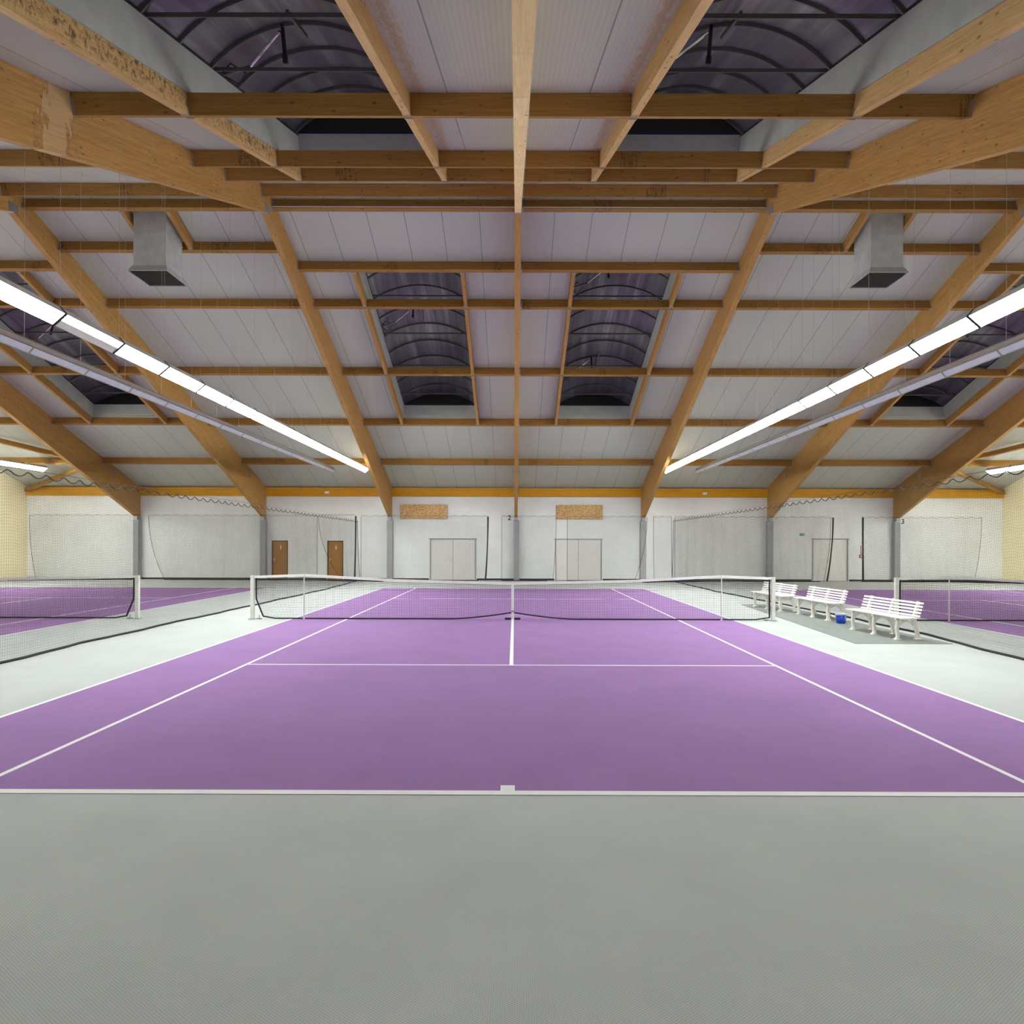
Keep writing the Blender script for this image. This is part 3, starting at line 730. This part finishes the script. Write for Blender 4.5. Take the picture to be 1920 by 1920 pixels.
# ------------------------------------------------------------------ tennis nets
def tennis_net(cx, label, sticks, slant=()):
    R = root('tennis_net', label, 'tennis net', T(cx, 0, 0), 'tennis nets')
    HX = 6.40
    knots_ = [(-HX, 1.065)]+([(-5.14, 1.115)] if -1 in sticks else [(-5.0, 1.035)])+[(-3.0, 0.995), (0, 0.925), (3.0, 0.995)]+([(5.14, 1.115)] if 1 in sticks else [(5.0, 1.035)])+[(HX, 1.065)]
    kx = np.array([a for a, b in knots_]); kz = np.array([b for a, b in knots_])
    def top(x):
        z = np.interp(x, kx, kz); return z
    def bot(x):
        ax = np.abs(x); return 0.022+0.16*np.clip(1-ax/1.5, 0, 1)**1.5+0.05*np.clip((ax-6.0)/0.3, 0, 1)
    def edge(v, s):  # the side hem slants inwards near the floor
        return np.where(v < 0.45, 0.17*(1-v/0.45), 0.0)
    def P(u, v):
        sgn = np.sign(u); e = edge(v, sgn)*(sgn*(1 if slant == (1,) else -1) > 0 if slant else 0)*np.clip((np.abs(u)-5.3)/1.0, 0, 1)
        x = u-sgn*e; b = bot(u); z = b+(top(u)-0.05-b)*v
        y = 0.03*np.sin(u*0.9)*(1-v)*0.6
        return np.stack([cx+x, y, z], 1)
    us = np.arange(-6.32, 6.33, 0.0425); rowsv = np.linspace(0, 1, 25)[1:-1]
    net_mesh('netting', M['string'], P, us, rowsv, np.linspace(-6.33, 6.33, 90), np.linspace(0, 1, 7), 0.0025, (1, 0, 0), (0, 1, 0), R,
             rv=lambda v: 0.0044 if v > 0.72 else 0.0025)
    # top band
    mb = MB(); xs = np.linspace(-HX+0.03, HX-0.03, 97); v = []; f = []
    for x in xs:
        z = float(top(x)); v += [(x, -0.012, z-0.062), (x, 0.012, z-0.062), (x, 0.012, z), (x, -0.012, z)]
    n = len(xs)
    for a in range(n-1):
        for k in range(4): f.append((4*a+k, 4*a+4+k, 4*a+4+(k+1) % 4, 4*a+(k+1) % 4))
    f += [(0, 1, 2, 3), tuple(4*(n-1)+k for k in (3, 2, 1, 0))]
    mb.add(v, f).build('headband', M['white_band'], R)
    # ropes
    pts = [(float(P(np.array([x]), np.array([0.0]))[0][0])-cx, 0, float(bot(np.array(x)))) for x in np.linspace(-6.33, 6.33, 80)]
    MB().tube(pts, 0.018, 6).build('bottom_rope', M['black'], R)
    for s in (-1, 1):
        pts = [tuple(P(np.array([s*6.33]), np.array([v]))[0]-np.array((cx, 0, 0))) for v in np.linspace(0, 1, 10)]
        MB().tube(pts, 0.020, 6).build('side_rope', M['black'], R)
        MB().tube([(s*6.33, 0.01, 0.985), (s*5.2, 0.01, 0.975), (s*3.2, 0.01, 0.945)], 0.020, 6).build('tension_cord', M['black'], R)
    for s in (-1, 1):
        P_ = MB().box(s*6.42-0.043, s*6.42+0.043, -0.043, 0.043, 0, 1.06).box(s*6.42-0.048, s*6.42+0.048, -0.048, 0.048, 1.05, 1.07).build('net_post', M['post'], R, bevel=0.006)
        MB().box(s*6.42-0.08, s*6.42+0.08, -0.08, 0.08, 0, 0.012).build('post_sleeve', M['steel'], R)
        MB().tube([(s*6.42-s*0.18, -0.02, 0.0), (s*6.42-s*0.18, -0.02, 0.03)], 0.06, 12).tube([(s*6.42-s*0.18, -0.02, 0.02), (s*6.42-s*0.17, -0.01, 0.10)], 0.012, 8).build('floor_anchor', M['steel'], R)
    for s in sticks:
        MB().tube([(s*5.14, -0.03, 0.005), (s*5.14, -0.03, 1.11)], 0.014, 8).tube([(s*5.14, -0.03, 0.005), (s*5.14, -0.03, 0.017)], 0.035, 10).build('singles_stick', M['post'], R)
    MB().box(-0.032, 0.032, -0.022, -0.016, 0.02, 0.93).box(-0.032, 0.032, 0.016, 0.022, 0.02, 0.93).box(-0.032, 0.032, -0.022, 0.022, 0.925, 0.932).build('centre_strap', M['white_band'], R)
    MB().box(-0.04, 0.04, -0.03, -0.022, 0.19, 0.235).build('strap_buckle', M['steel'], R)
    for s in (-1, 1): MB().box(*sorted((s*0.04, s*0.19)), -0.05, 0.03, 0.006, 0.055).build('strap_weight', M['ink'], R, bevel=0.008)
    return R
tennis_net(0, 'black tennis net with white headband across the middle court', (-1, 1), (-1,))
tennis_net(COURT_L, 'black tennis net with white headband, cut off by the left edge', (), (1,))
tennis_net(COURT_R, 'black tennis net with white headband, behind the benches on the right', (-1,))

# ------------------------------------------------------------------ divider and back nets
def scallop(u, period, amp):
    q = np.mod(u/period, 1.0); return amp*4*q*(1-q)
def curtain_net(label, group, path, z_top, u0, u1, axis, step, folds, hem_off, seg=0.16, rows_step=0.05, rr=0.0009, mat='string', gather=None, period=0.45, amp=0.10, cable=(None, None), bottom=None):
    """path(u) -> plan x, y at the top; hem_off(u) -> extra plan offset at the floor"""
    R = root('divider_net' if axis == 'y' else 'backdrop_net', label, 'net', T(*path(np.array([u0]))[0][:2].tolist(), 0), group)
    nd = (1, 0, 0) if axis == 'y' else (0, 1, 0); td = (0, 1, 0) if axis == 'y' else (1, 0, 0)
    ndv = np.array(nd, float)
    def P(u, v):
        p = path(u); f = folds(u)*(0.35+0.65*(1-v)); ho = hem_off(u)
        zt = z_top-scallop(u, period, amp)
        z = 0.02+(zt-0.02)*v
        out = np.zeros((len(u), 3)); out[:, 0] = p[:, 0]; out[:, 1] = p[:, 1]; out[:, 2] = z
        out += np.outer(f, ndv)
        out += ho*((1-v)**2)[:, None]
        return out
    us = np.arange(u0, u1, step); vs = np.arange(rows_step, z_top-0.02, rows_step)/z_top
    net_mesh('netting', M[mat], P, us, vs, np.arange(u0, u1+seg*0.5, seg), np.linspace(0, 1, 9), rr, td, nd, R)
    o = np.array(MW[R].translation)
    su = np.arange(u0, u1+0.02, 0.075)
    top = [tuple(q-o) for q in P(su, np.ones(len(su)))]
    MB().tube(top, 0.010 if axis == 'y' else 0.007, 5).build('top_rope', M['black'], R)
    hem = [tuple(q-o) for q in P(np.arange(u0, u1+0.02, 0.4), np.zeros(len(np.arange(u0, u1+0.02, 0.4))))]
    MB().tube(hem, 0.023, 6).build('weighted_hem', M['black'], R)
    for u in (u0, u1):
        vv = np.linspace(0, 1, 12); e = [tuple(q-o) for q in P(np.full(12, u), vv)]
        MB().tube(e, 0.010, 5).build('edge_rope', M['black'], R)
    a = path(np.array([u0]))[0]; b = path(np.array([u1]))[0]
    MB().tube([(a[0]-o[0], a[1]-o[1], z_top+0.02), (b[0]-o[0], b[1]-o[1], z_top+0.02)], 0.004, 5).build('support_cable', M['black'], R)
    return R
lin = lambda x: (lambda u: np.stack([np.full(len(u), x), u], 1))
def hem_fn(ys, xs):
    return lambda u: np.stack([np.interp(u, ys, xs), np.zeros(len(u)), np.zeros(len(u))], 1)
fold = lambda a, w: (lambda u: a*np.sin(u*w)+0.5*a*np.sin(u*w*2.7+1.0))
curtain_net('long dark divider net hanging along the left side of the middle court', 'divider nets', lin(DIV_L), 3.03, -11.5, 17.6, 'y', 0.045,
            fold(0.03, 1.9), hem_fn([-11, -6.4, -4.3, -1.5, 3.4, 10.7, 17.5], [-0.05, -0.03, -0.10, -0.07, 0.08, 0.28, 0.12]))
curtain_net('long dark divider net hanging behind the white benches', 'divider nets', lin(DIV_R), 3.10, -11.5, 17.6, 'y', 0.045,
            fold(0.03, 1.7), hem_fn([-11, -5.7, -2.6, 0.5, 3.4, 10.1, 17.5], [0.2, 0.35, 0.6, 0.6, 0.45, 0.0, -0.05]))
# gathered end of the left divider
def hlin(y): return lambda u: np.stack([u, np.full(len(u), y)], 1)
def hem_x(us, dx): return lambda u: np.stack([np.interp(u, us, dx), np.zeros(len(u)), np.zeros(len(u))], 1)
bk = 'backdrop nets along the far wall'
YB = 17.74
curtain_net('grey backdrop net before the far wall, leftmost, beside the cream wall', bk, hlin(YB), 3.27, -24.4, -18.9, 'x', 0.05, fold(0.04, 5), hem_x([-24.4, -23.6], [0.35, 0]), mat='backstring', rr=0.0017, amp=0.05, period=0.5)
curtain_net('grey backdrop net between second column and the two brown doors', bk, hlin(YB), 3.27, -18.4, -9.9, 'x', 0.05, fold(0.05, 6), hem_x([-18.4, -17.4], [0.8, 0]), mat='backstring', rr=0.0017, amp=0.05, period=0.5)
curtain_net('bunched dark net hanging in front of the right brown door', bk, hlin(YB-0.12), 3.30, -9.80, -7.95, 'x', 0.035, fold(0.09, 11), hem_x([-9.8, -9.0, -7.9], [1.2, 0.5, -0.1]), mat='string', amp=0.04, period=0.3)
curtain_net('grey backdrop net in front of the left white double door', bk, hlin(YB), 3.27, -7.7, -1.32, 'x', 0.05, fold(0.05, 4), hem_x([-2.5, -1.32], [0, -0.12]), mat='backstring', rr=0.0017, amp=0.05, period=0.5)
curtain_net('narrow grey backdrop net hanging before the centre column', bk, hlin(YB), 3.27, -0.62, 2.12, 'x', 0.05, fold(0.05, 4), hem_x([1.2, 2.12], [0, -0.15]), mat='backstring', rr=0.0017, amp=0.05, period=0.5)
curtain_net('grey backdrop net across the right chipboard panel, right edge swept aside', bk, hlin(YB), 3.27, 2.68, 6.70, 'x', 0.05, fold(0.05, 4), hem_x([4.6, 6.7], [0, -0.62]), mat='backstring', rr=0.0017, amp=0.05, period=0.5)
curtain_net('narrow strip of grey backdrop net left of the right divider net', bk, hlin(YB), 3.27, 7.02, 7.92, 'x', 0.05, fold(0.04, 6), hem_x([7, 8], [0.04, 0.04]), mat='backstring', rr=0.0017, amp=0.05, period=0.5)
curtain_net('grey pleated backdrop net from right divider to the far right door', bk, hlin(YB), 3.27, 8.1, 15.95, 'x', 0.048, lambda u: 0.05*np.sin(u*5)+np.where(u > 12.6, 0.09*np.sin(u*15), 0), hem_x([14.6, 15.95], [0, -0.35]), mat='backstring', rr=0.0017, amp=0.05, period=0.5)
curtain_net('grey backdrop net right of the far right door, beside number three', bk, hlin(YB), 3.27, 17.5, 23.5, 'x', 0.05, fold(0.05, 5), hem_x([22.5, 23.5], [0, -0.4]), mat='backstring', rr=0.0017, amp=0.05, period=0.5)
# thick dark gathered edges
for x, nm, dx in ((-1.30, 'gathered dark net edge right of the left white double door', -0.12), (-7.93, 'thick gathered dark net edge right of the brown doors', -0.05),
                  (15.98, 'gathered dark net edge in front of the far right door', -0.3), (17.48, 'gathered dark net edge above the red alarm box', 0.02)):
    pts = [(x+dx*(1-v)**2, YB-0.16, 0.03+3.2*v) for v in np.linspace(0, 1, 12)]
    tag(MB().tube(pts, [0.045-0.012*abs(math.sin(3*v)) for v in np.linspace(0, 1, 12)], 7).build('gathered_net', M['string'], None), nm, 'net', 'gathered net edges')

# ------------------------------------------------------------------ wall things
def txt(s, x, z, size, label):
    cu = bpy.data.curves.new('digit', 'FONT'); cu.body = s; cu.size = size; cu.extrude = 0.004; cu.align_x = 'CENTER'; cu.offset = 0.006
    tmp = bpy.data.objects.new('digit', cu); C.objects.link(tmp)
    dg = bpy.context.evaluated_depsgraph_get(); me = bpy.data.meshes.new_from_object(tmp.evaluated_get(dg)); bpy.data.objects.remove(tmp)
    me.materials.clear(); me.materials.append(M['ink'])
    o = bpy.data.objects.new('court_number', me); C.objects.link(o)
    o.matrix_world = Matrix.Translation((x, YF-0.006, z)) @ Matrix.Rotation(PI/2, 4, 'X')
    tag(o, label, 'number')
txt('2', -0.24, 3.08, 0.36, 'black number two painted high on the far wall beside centre column')
txt('3', 19.90, 2.95, 0.36, 'black number three on the far wall, right of a grey column')
for x0, x1, nm in ((-5.80, -3.42, 'left'), (2.17, 4.53, 'right')):
    tag(MB().box(0, x1-x0, -0.125, -0.024, 0, 0.72).build('chipboard_panel', M['osb'], None, T(x0, YF, 3.14), bevel=0.004), 'rectangular chipboard panel above the %s white double door' % nm, 'wall panel', 'chipboard panels')
E_ = root('exit_sign', 'small green exit sign left of the far right door', 'exit sign', T(14.75, YF-0.02, 2.38))
MB().box(-0.12, 0.12, -0.02, 0.018, -0.06, 0.06).build('sign_board', M['green'], E_)
MB().box(-0.075, -0.055, -0.024, -0.02, -0.035, 0.02).box(-0.045, 0.0, -0.024, -0.02, -0.01, 0.003).box(-0.03, -0.015, -0.024, -0.02, 0.01, 0.035).box(-0.04, -0.028, -0.024, -0.02, -0.04, -0.01).box(0.045, 0.095, -0.024, -0.02, -0.04, 0.035).build('white_pictogram', M['white'], E_)
A_ = root('fire_alarm', 'small red fire alarm box right of the far right door', 'fire alarm', T(17.76, YF, 1.28))
MB().box(-0.085, 0.085, -0.06, 0, -0.085, 0.085).build('alarm_box', M['red'], A_, bevel=0.008)
MB().box(-0.045, 0.045, -0.064, -0.06, -0.045, 0.045).build('glass_plate', M['white'], A_)
MB().tube([(0, -0.07, 0), (0, -0.063, 0)], 0.018, 12).build('push_button', M['ink'], A_)
MB().box(-0.012, 0.012, -0.02, 0, 0.085, 0.55).build('cable_cover', M['red'], A_)
for x, nm in ((-9.54, 'left'), (9.72, 'right')):
    R = root('emergency_light', 'small white emergency light fixed to the orange beam, %s of centre' % nm, 'lamp', T(x, YF-0.14, 4.46), 'emergency lights')
    MB().box(-0.12, 0.12, -0.05, 0, -0.07, 0.06).build('lamp_base', M['housing'], R, bevel=0.006)
    MB().box(-0.10, 0.10, -0.11, -0.05, -0.06, 0.05).build('lamp_cover', M['white'], R, bevel=0.02)

# ------------------------------------------------------------------ benches, bucket, mat
tag(MB().add([(6.50, -3.95, 0.0), (8.35, -3.95, 0.0), (8.20, 4.5, 0.0), (7.10, 4.5, 0.0), (6.50, -3.95, 0.008), (8.35, -3.95, 0.008), (8.20, 4.5, 0.008), (7.10, 4.5, 0.008)],
             [(3, 2, 1, 0), (4, 5, 6, 7), (0, 1, 5, 4), (1, 2, 6, 5), (2, 3, 7, 6), (3, 0, 4, 7)]).build('floor_mat', M['mat']), 'dark grey floor mat lying under the white benches', 'mat')
def bench(mat, label):
    R = root('slatted_bench', label, 'bench', mat, 'white slatted benches')
    for y in (-0.78, 0, 0.78):
        mb = MB(); t = 0.028
        mb.strip([(-0.205, 0.0, 0.072), (-0.205, 0.014, 0.07), (-0.205, 0.03, 0.040), (-0.20, 0.06, 0.031), (-0.212, 0.14, 0.028), (-0.222, 0.22, 0.028), (-0.205, 0.30, 0.030), (-0.185, 0.36, 0.042), (-0.19, 0.41, 0.055)], y-t, y+t)
        mb.strip([(0.225, 0.0, 0.072), (0.225, 0.014, 0.07), (0.225, 0.03, 0.040), (0.215, 0.06, 0.032), (0.185, 0.18, 0.032), (0.145, 0.30, 0.038), (0.125, 0.40, 0.045), (0.14, 0.46, 0.032), (0.165, 0.55, 0.027), (0.20, 0.66, 0.024), (0.225, 0.75, 0.018)], y-t, y+t)
        mb.strip([(-0.19, 0.24, 0.012), (-0.15, 0.315, 0.018), (-0.08, 0.36, 0.020), (0.0, 0.365, 0.020), (0.07, 0.335, 0.020), (0.13, 0.27, 0.016), (0.165, 0.18, 0.010)], y-t*0.6, y+t*0.6)
        mb.strip([(-0.25, 0.405, 0.018), (0.13, 0.405, 0.022)], y-t, y+t)
        mb.box(-0.275, -0.135, y-0.055, y+0.055, 0.0, 0.016); mb.box(0.155, 0.295, y-0.055, y+0.055, 0.0, 0.016)
        mb.build('leg_frame', M['plastic'], R, bevel=0.004)
    for k in range(4):
        x = -0.225+k*0.092
        MB().box(x-0.038, x+0.038, -1.0, 1.0, 0.425, 0.448).build('seat_slat', M['slat'], R, bevel=0.008)
    for k in range(5):
        z = 0.475+k*0.062; x = 0.112+(z-0.46)*0.30
        B = MW[R] @ Matrix.Translation((x-0.012, 0, z)) @ Matrix.Rotation(0.28, 4, 'Y')
        MB().box(-0.010, 0.010, -1.0, 1.0, -0.0185, 0.0185).build('back_slat', M['slat'], R, B, bevel=0.006)
    return R
b0 = T(7.76, -2.60, 0.008, 0.072)
bench(b0, 'white slatted bench nearest the camera, right of the blue bucket')
bench(T(7.93, 0.76, 0.008, 0.045), 'white slatted bench in the middle, left of the blue bucket')
bench(T(7.58, 3.02, 0.008, 0.10), 'white slatted bench partly behind the end of middle net')
K = root('bucket', 'blue plastic bucket standing between two white benches', 'bucket', T(7.80, -0.62, 0.008))
MB().lathe([(0.0, 0.0), (0.092, 0.0), (0.098, 0.01), (0.118, 0.20), (0.112, 0.20), (0.093, 0.012), (0.0, 0.012)], 28).build('bucket_body', M['bucket'], K, smooth=True)
MB().lathe([(0.117, 0.195), (0.124, 0.195), (0.128, 0.235), (0.119, 0.24), (0.113, 0.2), (0.117, 0.195)], 28).build('rim', M['bucket_rim'], K, smooth=True)
MB().tube([(0.124*math.cos(a), 0.124*math.sin(a)*0.35-0.11, 0.225-0.02*math.sin(a)) for a in np.linspace(0, PI, 14)], 0.004, 6).build('carry_handle', M['steel'], K)
